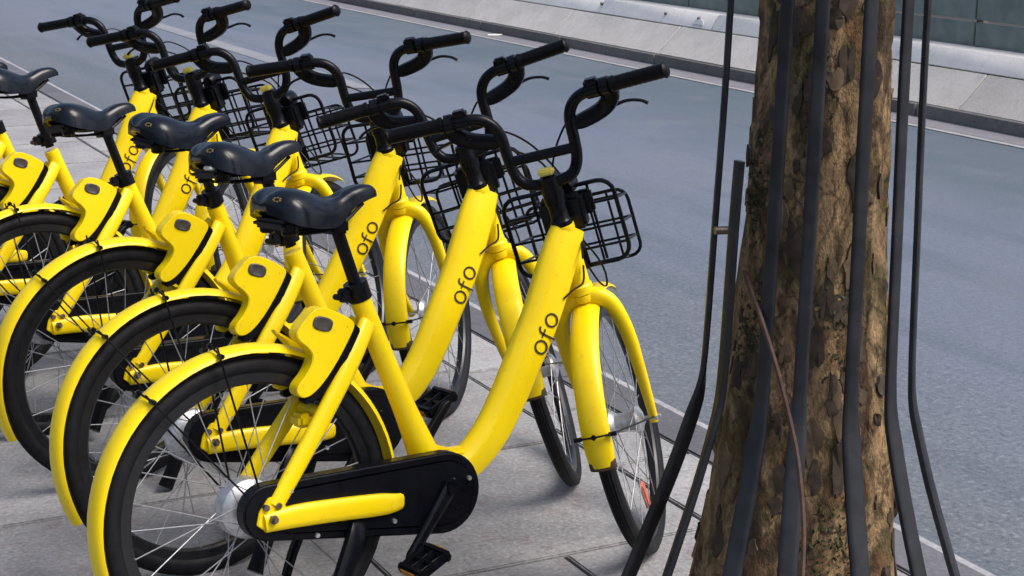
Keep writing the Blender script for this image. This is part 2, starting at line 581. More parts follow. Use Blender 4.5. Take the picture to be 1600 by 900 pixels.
# bolts in the ledge face, one with a white patch
for (y, z) in ((13.87, .345), (13.29, .345), (15.1, .35), (11.6, .34), (10.4, .345)):
    mb = MB()
    lathe(mb, [(0.0, -0.012), (0.013, -0.012), (0.016, 0.0), (0.016, 0.02)], 10, 'x')
    o = build(mb, 'bolt', M['bolt'], par)
    o.location = (8.814 - 8.5 - .006, y - 12, z - RZ)
mb = MB()
prism(mb, [(-.09, -.028), (.08, -.026), (.07, .008), (.03, .03), (-.03, .026), (-.08, .006)], 0, 0.006, 0.002, 'yz', 1)
o = build(mb, 'white_patch', M['white'], par, Matrix.Translation((8.793 - 8.5 - .004, 13.27 - 12, .315 - RZ)) @ Matrix.Rotation(radians(25), 4, 'Y'))
# painted wall behind the ledge
wall = thing('barrier_wall', 'grey green metal barrier standing behind the pale stone ledge', 'barrier', (9.1, 12, .37))
pm = MB()
box(pm, (0, 0, .09), (.03, 1.985, .18), .004)
pme = pm.mesh('panel', M['green_wall'])
pm = MB()
box(pm, (0, 0, 0), (.03, 1.985, .40), .004)
pme2 = pm.mesh('panel', M['green_wall'])
qm = MB()
box(qm, (0, 0, .28), (.06, .07, .56), .006)
qme = qm.mesh('post', M['farkerb'])
for k in range(-5, 24):
    link('panel', pme, wall, Matrix.Translation((0, k * 2.0 + .9, .03)))
    link('panel', pme2, wall, Matrix.Translation((0, k * 2.0 + .9, .43)))
    link('post', qme, wall, Matrix.Translation((.055, k * 2.0 - .1, 0.01)))

# ------------------------------------------------------------------ tree
TX, TY = 1.97, 2.54
tree = thing('plane_tree', 'mottled plane tree trunk standing inside the black guard bars', 'tree', (TX, TY, 0))
prof = [(0.0, .29), (.08, .25), (.2, .215), (.36, .19), (.55, .165), (.75, .147), (1.0, .131), (1.4, .117), (2.0, .113), (3.0, .108), (4.2, .100)]
def trunk_r(z):
    for (a, ra), (b, rb) in zip(prof, prof[1:]):
        if a <= z <= b:
            t = (z - a) / (b - a)
            return ra + (rb - ra) * t
    return prof[-1][1]
def trunk_pt(ang, z, off=0.0):
    r = trunk_r(z)
    d = Vector((cos(ang), sin(ang), 0))
    p = d * r + Vector((0, 0, z))
    lump = noise.noise(Vector((d.x * 1.6, d.y * 1.6, z * 2.2))) * 0.016
    lump += noise.noise(Vector((d.x * 4, d.y * 4, z * 4.5 + 9))) * 0.008
    pl = noise.noise(Vector((d.x * 3.1 + 5, d.y * 3.1, z * 3.4)))
    lump += 0.004 if pl > 0.08 else -0.001
    lump += noise.noise(Vector((d.x * 14, d.y * 14, z * 13))) * 0.0028
    return p + d * (lump * min(1.6, r / .13) + off) + Vector((0.0, -.004 * (1 - z), 0))
NA, NZ = 110, 300
tb = MB()
vs, fs = [], []
for i in range(NZ + 1):
    z = 4.2 * (i / NZ) ** 1.35 if i else -0.02
    for k in range(NA):
        vs.append(trunk_pt(2 * pi * k / NA, max(z, 0)) if i else trunk_pt(2 * pi * k / NA, 0) - Vector((0, 0, .03)))
for i in range(NZ):
    for k in range(NA):
        k2 = (k + 1) % NA
        fs.append((i * NA + k, i * NA + k2, (i + 1) * NA + k2, (i + 1) * NA + k))
tb.add(vs, fs)
# limbs far above the picture
for (a, ln) in ((0.6, 1.8), (2.6, 1.6), (4.4, 1.7)):
    b = Vector((0, 0, 4.0))
    e = b + Vector((cos(a) * ln * .6, sin(a) * ln * .6, ln))
    tube(tb, [b, (b + e) / 2 + Vector((0, 0, .15)), e], [.085 - .0045 * q for q in range(13)], 10, 6)
trunk = build(tb, 'trunk', M['bark'], tree, None, 60)
# peeling bark plates
def flake(ang, z, w_, h_, th, mat):
    mb = MB()
    n = 15
    ring = []
    ph = random.uniform(0, 6)
    for k in range(n):
        a = 2 * pi * k / n
        rr = 0.80 + 0.45 * noise.noise(Vector((cos(a) * 1.5 + ph * 7, sin(a) * 1.5, ph))) + random.uniform(-.09, .09)
        ring.append((cos(a) * w_ * rr, sin(a) * h_ * rr))
    R0 = trunk_r(z)
    out, inn = [], []
    for (u, v) in ring:
        out.append(trunk_pt(ang + u / R0, max(.01, z + v), th))
        inn.append(trunk_pt(ang + u / R0 * 1.02, max(.01, z + v * 1.02), -.004))
    c = trunk_pt(ang, z, th * 1.25)
    vs = out + inn + [c]
    fs = [(k, (k + 1) % n, 2 * n) for k in range(n)] + [(n + k, n + (k + 1) % n, (k + 1) % n, k) for k in range(n)]
    mb.add(vs, fs)
    build(mb, 'bark_flake', mat, trunk, None, 25)
CAMA = math.atan2(-.79, -.613)
for k in range(110):
    z = random.uniform(.30, 1.45)
    ang = CAMA + random.gauss(0, .85)
    w_ = random.uniform(.006, .022)
    flake(ang, z, w_, w_ * random.uniform(1.2, 3.2), random.uniform(.002, .006), M['flake'] if random.random() < .7 else M['flake_tan'])
# clumps of dark moss
mm = MB()
for (pa, pz, n_, sw, sh) in ((CAMA - .95, 1.07, 260, .12, .06), (CAMA - .8, .80, 240, .12, .055), (CAMA + .35, .40, 220, .22, .05), (CAMA - .1, 1.28, 140, .12, .07), (CAMA + .4, .83, 120, .12, .06)):
    for k in range(n_):
        a = pa + random.gauss(0, sw)
        z = pz + random.gauss(0, sh)
        p = trunk_pt(a, z, random.uniform(.0, .006))
        d = Vector((cos(a), sin(a), 0))
        t1 = Vector((-sin(a), cos(a), 0))
        q = random.uniform(.002, .006)
        r_ = random.uniform(0, 6)
        e1 = (t1 * cos(r_) + Vector((0, 0, 1)) * sin(r_)) * q
        e2 = (-t1 * sin(r_) + Vector((0, 0, 1)) * cos(r_)) * q * .6 + d * q * random.uniform(-.5, .9)
        mm.add([p - e1, p - e2, p + e1, p + e2 + d * .001], [(0, 1, 2, 3)])
mo = build(mm, 'moss', M['moss'], trunk)
mo['kind'] = 'stuff'

# ------------------------------------------------------------------ tree guard of flared flat bars
guard = thing('tree_guard', 'black iron guard of flared bars around the tree trunk', 'tree guard', (TX, TY, 0))
TOC = Vector((-.613, -.79, 0)).normalized()      # from the tree towards the street side we stand on
LFT = Vector((-.79, .613, 0)).normalized()
def gdir(deg):
    a = radians(deg)
    return TOC * cos(a) + LFT * sin(a)
def bar(deg, ztop, twist_low=0, kink=.66, rtop=.178):
    d = gdir(deg)
    tdir = Vector((0, 0, 1)).cross(d)
    path, secs, tw = [], [], []
    stations = [(ztop, rtop, 0), (1.3, .184, 0), (1.0, .193, 0), (.8, .199, 0), (kink + .05, .203, .1), (kink, .208, .5), (kink - .05, .220, .9), (.5, .252, 1), (.36, .300, 1), (.15, .375, 1), (-.01, .432, 1)]
    stations = [s for s in stations if s[0] <= ztop]
    cs = catmull(stations, 3)
    mb = MB()
    vs, fs = [], []
    for i, (z, r, tw_) in enumerate(cs):
        p = d * r + Vector((0, 0, z))
        a = radians(twist_low) * max(0, min(1, tw_))
        l = tdir * cos(a) + d * sin(a)
        v = d * cos(a) - tdir * sin(a)
        wid = .0128 + .0055 * max(0, min(1, tw_))
        s = sect(wid, .006 + .002 * max(0, min(1, tw_)), 12, 4)
        for (x, y) in s:
            vs.append(p + l * x + v * y)
    k = 12
    n = len(cs)
    for i in range(n - 1):
        for q in range(k):
            fs.append((i * k + q, i * k + (q + 1) % k, (i + 1) * k + (q + 1) % k, (i + 1) * k + q))
    fs += [tuple(range(k)), tuple((n - 1) * k + q for q in range(k))]
    mb.add(vs, fs)
    return build(mb, 'bar', M['guard_paint'], guard)
bar(80, 1.75, 55)
cut_bar = bar(51, 1.125, 30, .66, .187)
cut_bar['label'] = 'shorter bar with an open cut top'
bar(23, 1.75, 0)
bar(3, 1.75, -10)
for dg in (-24, -50, -77):
    bar(dg, 1.75, 0)
# hoop, bolts, rust wire
for dg, z in ((65, .985),):
    d = gdir(dg)
    mb = MB()
    cyl(mb, d * .18 + Vector((0, 0, z)), d * .206 + Vector((0, 0, z)), .008, 10)
    build(mb, 'bolt', M['bolt'], guard)
mb = MB()
wp = [(1.825, 2.563, .904), (1.792, 2.496, .891), (1.782, 2.441, .844), (1.788, 2.392, .758), (1.796, 2.345, .648), (1.790, 2.312, .584), (1.775, 2.272, .497), (1.745, 2.228, .411), (1.70, 2.16, .25), (1.66, 2.10, .02)]
tube(mb, [(x - TX, y - TY, z) for x, y, z in wp], .0045, 7, 5)
build(mb, 'rusty_wire', M['rust'], guard)

# ------------------------------------------------------------------ the bicycle
HA = radians(73.1)
ST_A = Vector((-cos(HA), 0, sin(HA)))
ST_N = Vector((sin(HA), 0, cos(HA)))
FAX = Vector((1.056, 0, .33))
SQ = FAX - ST_N * .045
STEER_BASE = Matrix.Translation(SQ) @ Matrix((ST_N, (0, 1, 0), ST_A)).transposed().to_4x4()
BB = Vector((.447, 0, .308))
MESH = {}
def mesh_once(key, fn, mat, sharp=40):
    if key not in MESH:
        mb = MB()
        fn(mb)
        MESH[key] = mb.mesh(key.split('/')[-1], mat, sharp)
    return MESH[key]

def f_frame(mb):
    ctr = [(.870, .0, .835, .026, .042), (.838, 0, .765, .030, .050), (.776, 0, .632, .031, .049), (.72, 0, .536, .031, .0475), (.668, 0, .450, .031, .046), (.618, 0, .383, .032, .044), (.56, 0, .333, .034, .040), (.50, 0, .308, .036, .036), (.435, 0, .300, .036, .032), (.385, 0, .318, .030, .024)]
    q = catmull(ctr, 6)
    prof = []
    for p in q:
        wd, dp = p[3], p[4]
        # flat sided section with chamfered shoulders
        prof.append([(wd, -dp * .45), (wd, dp * .30), (wd * .93, dp * .52), (wd * .45, dp * .92), (wd * .2, dp), (-wd * .2, dp), (-wd * .45, dp * .92), (-wd * .93, dp * .52), (-wd, dp * .30), (-wd, -dp * .45),
                     (-wd * .88, -dp * .75), (-wd * .5, -dp * .97), (wd * .5, -dp * .97), (wd * .88, -dp * .75)])
    sweep(mb, [p[:3] for p in q], prof, (0, 1, 0))
    # seat tube
    st = [(.297, 0, .738, .0235), (.343, 0, .612, .0245), (.385, 0, .50, .026), (.412, 0, .43, .030), (.437, 0, .36, .036), (.447, 0, .30, .036)]
    q = catmull(st, 4)
    sweep(mb, [p[:3] for p in q], [sect(p[3], p[3], 16) for p in q], (0, 1, 0))
    # fillet between seat tube and main tube
    prism(mb, [(.405, .47), (.425, .43), (.455, .392), (.495, .368), (.545, .365), (.53, .31), (.44, .29), (.40, .38)], -.021, .021, .009)
    # bottom bracket
    cyl(mb, (BB.x, -.042, BB.z), (BB.x, .042, BB.z), .027, 16)
    # head tube
    o = SQ
    lathe_pts = [(.026, .372), (.029, .374), (.029, .392), (.0255, .397), (.0255, .53), (.028, .535), (.028, .548), (.02, .551)]
    vs_fs = MB()
    lathe(vs_fs, lathe_pts, 18, 'z')
    mb.add([o + ST_N * v[0] + Vector((0, v[1], 0)) + ST_A * v[2] for v in vs_fs.v], vs_fs.f)
    # stay bridge
    cyl(mb, (.165, -.05, .515), (.165, .05, .515), .013, 10)
    box(mb, (.135, 0, .50), (.035, .05, .03), .008)

def f_stay(s):
    def f(mb):
        p = [(.300, s * .020, .690, .020), (.245, s * .045, .625, .0205), (.17, s * .062, .535, .0205), (.08, s * .074, .425, .020), (.018, s * .080, .350, .018)]
        q = catmull(p, 4)
        sweep(mb, [x[:3] for x in q], [sect(x[3] * .62, x[3], 12, 2.6) for x in q], (0, 1, 0))
    return f
def f_chainstay(s):
    def f(mb):
        p = [(-.012, s * .086, .320, .019), (.06, s * .089, .322, .024), (.16, s * .091, .315, .0245), (.26, s * .091, .305, .024), (.305, s * .084, .299, .020), (.36, s * .055, .295, .016), (.42, s * .03, .298, .016)]
        q = catmull(p, 4)
        sweep(mb, [x[:3] for x in q], [sect(x[3] * .5, x[3], 12, 3.2) for x in q], (0, 1, 0))
        # dropout plate
        prism(mb, [(-.028, .318), (-.02, .345), (.004, .372), (.03, .368), (.045, .338), (.04, .305), (-.01, .303)], s * .082 - .004, s * .082 + .004, .002)
    return f

def ring_pts(cx, cz, ra, rb, rot, n=28):
    out = []
    for k in range(n):
        a = 2 * pi * k / n
        u, v = ra * cos(a), rb * sin(a)
        out.append((cx + u * cos(rot) - v * sin(rot), cz + u * sin(rot) + v * cos(rot)))
    return out
def f_letters(side):
    TD = Vector((.50, .866))       # along the tube, up
    UD = Vector((-.866, .50))      # up of the letters
    y = -side * .0318
    def P(c, a, b):
        q = c + TD * (a * .94) + UD * (b * .92)
        return (q.x, y, q.y)
    def ribbon(mb, c, pts, wdt, closed=False):
        n = len(pts)
        vs = []
        for i in range(n):
            a = Vector(pts[i - 1] if (closed or i) else pts[i])
            b = Vector(pts[(i + 1) % n] if (closed or i < n - 1) else pts[i])
            t = (b - a).normalized()
            nn = Vector((-t.y, t.x)) * wdt / 2
            p = Vector(pts[i])
            for q in (p + nn, p - nn):
                vs.append(P(c, q.x, q.y))
        fs = []
        for i in range(n if closed else n - 1):
            j = (i + 1) % n
            fs.append((2 * i, 2 * i + 1, 2 * j + 1, 2 * j))
        top = [(v[0], v[1] - side * .0009, v[2]) for v in vs]
        m_ = len(vs)
        side_f = []
        for i in range(n if closed else n - 1):
            j = (i + 1) % n
            side_f += [(2 * i, 2 * j, m_ + 2 * j, m_ + 2 * i), (2 * i + 1, m_ + 2 * i + 1, m_ + 2 * j + 1, 2 * j + 1)]
        mb.add(vs + top, fs + [tuple(x + m_ for x in f) for f in fs] + side_f)
    base = Vector((.765, .6)) - UD * .006
    def lo(mb):
        ribbon(mb, base, [(-.036 + .0155 * cos(2 * pi * k / 30), .0185 * sin(2 * pi * k / 30)) for k in range(30)], .0053, True)
    def hi(mb):
        ribbon(mb, base, [(.036 + .0155 * cos(2 * pi * k / 30), .0185 * sin(2 * pi * k / 30)) for k in range(30)], .0053, True)
    def ef(mb):
        ribbon(mb, base, [(-.004, -.031), (-.004, -.012), (-.004, .012), (-.002, .020), (.003, .0245), (.010, .025)], .0053)
        ribbon(mb, base, [(-.013, .008), (.009, .008)], .0048)
    return lo, ef, hi

def f_seatpost(mb):
    cyl(mb, (.2405, 0, .93), (.300, 0, .73), .0142, 14)
def f_clamp(mb):
    d = Vector((.0595, 0, -.20)).normalized()
    c = Vector((.2925, 0, .757))
    cyl(mb, c - d * .022, c + d * .018, .027, 16)
    box(mb, c + Vector((-.034, 0, -.004)), (.026, .022, .03), .004)
    cyl(mb, c + Vector((-.04, -.03, -.01)), c + Vector((-.04, .03, -.01)), .007, 8)

SAD = [(.072, .030, .978, .950), (.078, .058, .988, .944), (.090, .080, .996, .936), (.112, .094, 1.002, .926), (.145, .093, .998, .917), (.18, .078, .986, .911), (.212, .058, .974, .908),
       (.238, .043, .973, .911), (.262, .036, .979, .930), (.285, .032, .987, .945), (.312, .028, .991, .954), (.333, .023, .988, .959), (.345, .015, .979, .961), (.350, .006, .971, .963)]
def f_saddle(mb):
    st = catmull(SAD, 3)
    n = 17
    vs, fs = [], []
    for (x, hw, zt, zb) in st:
        for k in range(n):
            a = pi * k / (n - 1)
            c, s = cos(a), sin(a)
            yy = hw * math.copysign(abs(c) ** .8, c)
            zz = zb + (zt - zb) * abs(s) ** .62
            dip = .010 * math.exp(-(yy / .018) ** 2) * (1 if x < .26 else .3)
            vs.append((x, yy, zz - dip))
        # underside
        vs.append((x, -hw * .8, zb + .008))
        vs.append((x, hw * .8, zb + .008))
    m_ = n + 2
    for i in range(len(st) - 1):
        for k in range(m_):
            k2 = (k + 1) % m_
            fs.append((i * m_ + k, i * m_ + k2, (i + 1) * m_ + k2, (i + 1) * m_ + k))
    fs.append(tuple(range(m_)))
    fs.append(tuple((len(st) - 1) * m_ + k for k in range(m_)))
    mb.add(vs, fs)
def f_saddle_base(mb):
    box(mb, (.135, 0, .925), (.10, .14, .022), .008)
    for s in (-1, 1):
        tube(mb, [(.10, s * .05, .928), (.115, s * .045, .908), (.16, s * .028, .900), (.24, s * .022, .905), (.31, s * .014, .948)], .0042, 6, 4)
    box(mb, (.243, 0, .905), (.045, .06, .032), .006)
def f_saddle_spring(s):
    def f(mb):
        lathe(mb, [(0, .902), (.014, .902), (.018, .906), (.018, .914), (.020, .918), (.020, .93), (0, .93)], 14, 'z', (.112, s * .048, 0))
    return f
def f_emblem(mb):
    st = catmull(SAD, 3)
    def surf(u, a):
        k = min(int(u), len(st) - 2)
        t = u - k
        x, hw, zt, zb = [st[k][q] + (st[k + 1][q] - st[k][q]) * t for q in range(4)]
        c, s_ = cos(a), sin(a)
        return Vector((x, hw * math.copysign(abs(c) ** .8, c), zb + (zt - zb) * abs(s_) ** .62))
    for k in range(7):
        b = 2 * pi * k / 7
        u, a = 4.6 + 1.1 * cos(b), 2.42 + .12 * sin(b)
        p = surf(u, a)
        e1 = (surf(u + .1, a) - p).normalized()
        e2 = (surf(u, a + .02) - p).normalized()
        n = e1.cross(e2).normalized()
        if n.y > 0:
            n = -n
        r = .0026
        ring = [p + (e1 * cos(q) + e2 * sin(q)) * r + n * .0006 for q in [2 * pi * w_ / 6 for w_ in range(6)]]
        low = [v - n * .0014 for v in ring]
        mb.add(ring + low, [tuple(range(6))] + [(w_, (w_ + 1) % 6, 6 + (w_ + 1) % 6, 6 + w_) for w_ in range(6)])

def f_chain_guard(mb):
    pts = []
    ca, ra = Vector((.006, .337)), .060
    cb, rb = Vector((.440, .291)), .092
    d = cb - ca
    base = math.atan2(d.y, d.x)
    off = math.acos((ra - rb) / d.length)
    n = 18
    for k in range(n + 1):
        a = base + off + (2 * pi - 2 * off) * k / n
        pts.append((ca.x + ra * cos(a), ca.y + ra * sin(a)))
    for k in range(n + 1):
        a = base - off + 2 * off * k / n
        pts.append((cb.x + rb * cos(a), cb.y + rb * sin(a)))
    prism(mb, pts, -.079, -.040, .010, 'xz', 3)
    # raised inner rim
    pr = [(.44 + (x - .44) * .86 - .004, .30 + (z - .30) * .80) for x, z in pts]
    prism(mb, pr, -.082, -.07, .003, 'xz', 2)
def f_guard_screw(mb):
    lathe(mb, [(0, -.006), (.005, -.006), (.006, 0)], 8, 'y')

CR = Vector((.325, 0, .178)) - BB
def f_crank(s):
    def f(mb):
        e = BB + CR * (-s)      # right arm (s=-1) points down and back
        yy = s * .092
        a = Vector((BB.x, yy, BB.z))
        b = Vector((e.x, s * .104, e.z))
        q = [a + (b - a) * t for t in (-.1, 0, .1, .5, .92, 1.0, 1.07)]
        wd = [.010, .019, .0185, .0145, .0125, .0125, .006]
        sweep(mb, q, [sect(.0085, x, 12, 2.6) for x in wd], (0, 1, 0))
        cyl(mb, (BB.x, s * .040, BB.z), (BB.x, s * .105, BB.z), .018, 14)
    return f
def f_pedal(s):
    def f(mb):
        e = BB + CR * (-s)
        c = Vector((e.x, s * .158, e.z))
        cyl(mb, (e.x, s * .10, e.z), (e.x, s * .205, e.z), .007, 8)
        R_ = Matrix.Rotation(radians(-24), 3, 'Y')
        for q in (-1, 1):
            box(mb, c + R_ @ Vector((q * .036, 0, 0)), (.018, .092, .026), .005, R_)
        for q in (-1, 0, 1):
            box(mb, c + R_ @ Vector((0, q * .039, 0)), (.075, .011, .020), .003, R_)
    return f
def f_pedal_refl(s, q):
    def f(mb):
        e = BB + CR * (-s)
        c = Vector((e.x, s * .158, e.z))
        R_ = Matrix.Rotation(radians(-24), 3, 'Y')
        box(mb, c + R_ @ Vector((q * .046, 0, 0)), (.004, .055, .014), .001, R_)
    return f

def f_tyre(mb):
    prof = []
    for k in range(14):
        a = 2 * pi * k / 14
        prof.append((.3085 + .0215 * cos(a), .0205 * sin(a)))
    lathe(mb, prof, 72, 'y', closed=True)
    # tread ribs
    for s in (-.010, -.0035, .0035, .010):
        h = (.0215 ** 2 - (s * 1.0) ** 2) ** .5
        lathe(mb, [(.3085 + h - .001, s - .0022), (.3085 + h + .0012, s - .0014), (.3085 + h + .0012, s + .0014), (.3085 + h - .001, s + .0022)], 72, 'y', closed=True)
def f_rim(mb):
    lathe(mb, [(.268, -.007), (.273, -.0125), (.296, -.0135), (.296, -.010), (.286, -.004), (.286, .004), (.296, .010), (.296, .0135), (.273, .0125), (.268, .007)], 60, 'y', closed=True)
def f_hub_rear(mb):
    lathe(mb, [(0, -.075), (.006, -.075), (.006, -.05), (.018, -.048), (.034, -.040), (.036, -.034), (.036, -.030), (.026, -.024), (.030, -.012), (.056, -.006), (.064, .002), (.065, .040), (.058, .048), (.02, .05), (.006, .055), (.006, .078), (0, .078)], 32, 'y')
def f_hub_front(mb):
    lathe(mb, [(0, -.092), (.005, -.092), (.005, -.084), (.010, -.083), (.010, -.072), (.005, -.071), (.005, -.050), (.016, -.048), (.033, -.040), (.035, -.034), (.033, -.030), (.024, -.022), (.024, .022), (.033, .030), (.035, .034), (.033, .040), (.016, .048), (.005, .05), (.005, .071), (.010, .072), (.010, .083), (.005, .084), (.005, .092), (0, .092)], 24, 'y')
def f_spoke(mb):
    cyl(mb, (.034, .034, 0), (.281, .004, 0), .0013, 5)
    cyl(mb, (.268, .0056, 0), (.281, .004, 0), .0022, 5)
NSP = 28
def add_wheel(name, parent, mtx, rear):
    rim = link(name, mesh_once('w/rim', f_rim, M['rim']), parent, mtx)
    link('tyre', mesh_once('w/tyre', f_tyre, M['tyre_rubber']), rim)
    link('hub', mesh_once('w/hub' + ('_rear' if rear else ''), f_hub_rear if rear else f_hub_front, M['alloy']), rim)
    sp = mesh_once('w/spoke', f_spoke, M['spoke'])
    for k in range(NSP):
        # crossed lacing: the flange end is turned about its own radius
        a = 2 * pi * k / NSP
        sgn = 1 if k % 2 else -1
        lean = .5 * (1 if (k // 2) % 2 else -1)
        # a spoke from flange point to rim point
        p0 = Vector((.034 * cos(a + lean * 2.2), sgn * .034, .034 * sin(a + lean * 2.2)))
        p1 = Vector((.281 * cos(a), sgn * .004, .281 * sin(a)))
        dx = (p1 - p0)
        base0, base1 = Vector((.034, .034, 0)), Vector((.281, .004, 0))
        bd = base1 - base0
        q = bd.rotation_difference(dx)
        mt = Matrix.Translation(p0) @ q.to_matrix().to_4x4() @ Matrix.Diagonal((1, 1, 1, 1)) @ Matrix.Scale(dx.length / bd.length, 4) @ Matrix.Translation(-base0)
        link('spoke', sp, rim, mt)
    return rim

def fender_sec(hw, th=.0022, drop=.012):
    out, inn = [], []
    n = 9
    for k in range(n):
        a = -1 + 2 * k / (n - 1)
        x = hw * math.sin(a * pi / 2 * .98)
        h = -drop * (1 - cos(a * pi / 2 * .98)) / (1 - cos(pi / 2 * .98)) 
        out.append((x, h))
        inn.append((x * .94, h - th if abs(a) < 1 else h - th * .3))
    return out + inn[::-1]
def f_fender(a0, a1, R, hw, drop):
    def f(mb):
        n = 44
        pts = [(R * cos(radians(a0 + (a1 - a0) * k / n)), 0, R * sin(radians(a0 + (a1 - a0) * k / n))) for k in range(n + 1)]
        secs = []
        for k in range(n + 1):
            t = min(k, n - k)
            sc = 1 if t > 2 else (.80, .93, .985)[t]
            secs.append(fender_sec(hw * sc, .0022, drop))
        sweep(mb, pts, secs, (0, 1, 0))
    return f
def f_fender_stay(edge, axle_y, hw):
    def f(mb):
        for s in (-1, 1):
            tube(mb, [(0, s * axle_y, 0), (edge[0] * .96, s * (hw + .004), edge[2] * .96), (edge[0], s * (hw + .003), edge[2])], .0023, 6, 3)
        d = Vector((edge[0], 0, edge[2])).normalized()
        tube(mb, [Vector(edge) * .995 + Vector((0, -hw - .003, 0)), Vector(edge) * 1.0 + d * .004 + Vector((0, -hw * .8, 0)), Vector(edge) + d * .0135, Vector(edge) + d * .004 + Vector((0, hw * .8, 0)), Vector(edge) * .995 + Vector((0, hw + .003, 0))], .0024, 6, 3)
        for s in (-1, 1):
            cyl(mb, Vector(edge) * .99 + Vector((0, s * (hw - .002), 0)), Vector(edge) * .99 + Vector((0, s * (hw + .016), 0)), .0055, 8)
        box(mb, Vector(edge) + d * .014, (.012, .012, .012), .003)
    return f

LE_R, LE_T = Vector((.505, 0, .863)), Vector((.863, 0, -.505))
def lock_pt(t, r):
    p = Vector((0, 0, .33)) + LE_R * r + LE_T * (t - .011)
    return (p.x, p.z)
def f_lock(mb):
    prof = [(-.073, .422), (-.062, .438), (-.040, .447), (.000, .449), (.028, .446), (.037, .436), (.036, .40), (.032, .36), (.025, .32), (.014, .285), (.000, .262), (-.016, .254), (-.030, .260), (-.033, .275), (-.026, .300), (-.024, .325), (-.030, .344), (-.048, .354), (-.070, .359), (-.084, .368), (-.084, .386), (-.079, .402)]
    m_ = len(prof)
    q = catmull([prof[-1]] + prof + [prof[0], prof[1]], 3)[3:3 * (m_ + 1)]
    prism(mb, [lock_pt(*p) for p in q], -.064, -.026, .011, 'xz', 4)
    leg = [p for p in prof if p[1] < .37]
    prism(mb, [lock_pt(*p) for p in leg], .034, .060, .008, 'xz', 3)
def f_lock_plate(mb):
    pl = [(.036, .445), (.060, .438), (.058, .37), (.048, .31), (.026, .262), (.006, .244), (-.006, .250), (.014, .285), (.028, .335)]
    prism(mb, [lock_pt(*p) for p in pl], -.056, -.030, .003)
    prism(mb, [lock_pt(*p) for p in pl], .034, .056, .003)
def f_lock_button(mb):
    c2 = lock_pt(-.038, .413)
    n = Vector((0, -1, 0))
    c = Vector((c2[0], -.0638, c2[1]))
    u = Vector((.94, 0, -.34))
    v = n.cross(u)
    out = []
    m_ = 24
    def ringp(k, ra, rb, h):
        a = 2 * pi * k / m_
        cc, ss = cos(a), sin(a)
        return c + u * ra * math.copysign(abs(cc) ** .7, cc) + v * rb * math.copysign(abs(ss) ** .7, ss) + n * h
    rings = [(.024, .0150, -.010), (.024, .0150, .002), (.021, .0125, .0035), (.012, .008, .002)]
    for (ra, rb, h) in rings:
        out += [ringp(k, ra, rb, h) for k in range(m_)]
    fs = []
    for i in range(len(rings) - 1):
        for k in range(m_):
            fs.append((i * m_ + k, i * m_ + (k + 1) % m_, (i + 1) * m_ + (k + 1) % m_, (i + 1) * m_ + k))
    fs.append(tuple((len(rings) - 1) * m_ + k for k in range(m_)))
    mb.add(out, fs)

def f_kickstand(mb):
    q = catmull([(.225, -.045, .292, .012, .016), (.205, -.085, .262, .012, .021), (.150, -.108, .172, .012, .022), (.085, -.128, .06, .011, .020), (.055, -.137, .012, .012, .022)], 4)
    sweep(mb, [p[:3] for p in q], [sect(p[3], p[4], 10, 2.8) for p in q], (0, 1, 0))
    q = catmull([(.225, .045, .292, .011, .011), (.195, .10, .255, .011, .011), (.172, .14, .18, .011, .011), (.150, .165, .09, .010, .010), (.138, .18, .035, .011, .012)], 4)
    sweep(mb, [p[:3] for p in q], [sect(p[3], p[4], 10, 2.8) for p in q], (0, 1, 0))
    cyl(mb, (.225, -.06, .288), (.225, .06, .288), .012, 10)

# steered pieces, in (forward, left, along steering axis) coordinates
def f_fork(mb):
    lathe(mb, [(0, .352), (.024, .352), (.027, .358), (.027, .371), (.02, .372), (0, .372)], 16, 'z')
    for s in (-1, 1):
        p = [(0, s * .0, .362, .021), (0, s * .030, .358, .0215), (.0, s * .056, .338, .0205), (.0, s * .072, .295, .019), (.004, s * .080, .230, .0175), (.014, s * .080, .14, .015), (.030, s * .077, .055, .0125), (.042, s * .074, .010, .011), (.045, s * .073, -.012, .010)]
        q = catmull(p, 5)
        sweep(mb, [x[:3] for x in q], [sect(x[3] * .82, x[3], 14, 2.3) for x in q], (1, 0, 0))
def f_stem(mb):
    lathe(mb, [(0, .545), (.026, .546), (.027, .56), (.022, .566), (.022, .60), (.0255, .606), (.0255, .64), (.024, .668), (.012, .674), (0, .674)], 18, 'z')
    box(mb, (.012, 0, .655), (.052, .05, .036), .008)
def f_cap(mb):
    box(mb, (-.004, 0, .684), (.026, .036, .016), .004)
HB = [(.0, .0, .655), (.0, .035, .656), (.002, .062, .668), (.006, .077, .697), (.010, .082, .74), (.013, .084, .785), (.012, .096, .816), (.006, .122, .838), (-.004, .17, .848), (-.016, .25, .852), (-.030, .335, .857)]
def f_bar(mb):
    pts = [(x, -y, z) for x, y, z in HB[:0:-1]] + HB
    tube(mb, pts, .0137, 12, 5)
def f_crossbar(mb):
    cyl(mb, (.008, -.080, .722), (.008, .080, .722), .0122, 12)
def along(t):
    a, b = Vector(HB[-3]), Vector(HB[-1])
    return a + (b - a) * t
def f_grip(s):
    def f(mb):
        a, b = along(.20), along(1.02)
        a, b = Vector((a.x, s * a.y, a.z)), Vector((b.x, s * b.y, b.z))
        d = b - a
        prof = [(.0, .0175), (.02, .0195), (.05, .0180)]
        n = 22
        pts, rr = [], []
        for k in range(n + 1):
            t = k / n
            pts.append(a + d * t)
            rib = .0008 if k % 2 else 0
            rr.append(.0168 + rib + (.0022 if t < .05 or t > .95 else 0) - (.004 if k == n else 0))
        tube(mb, pts, rr, 14)
    return f
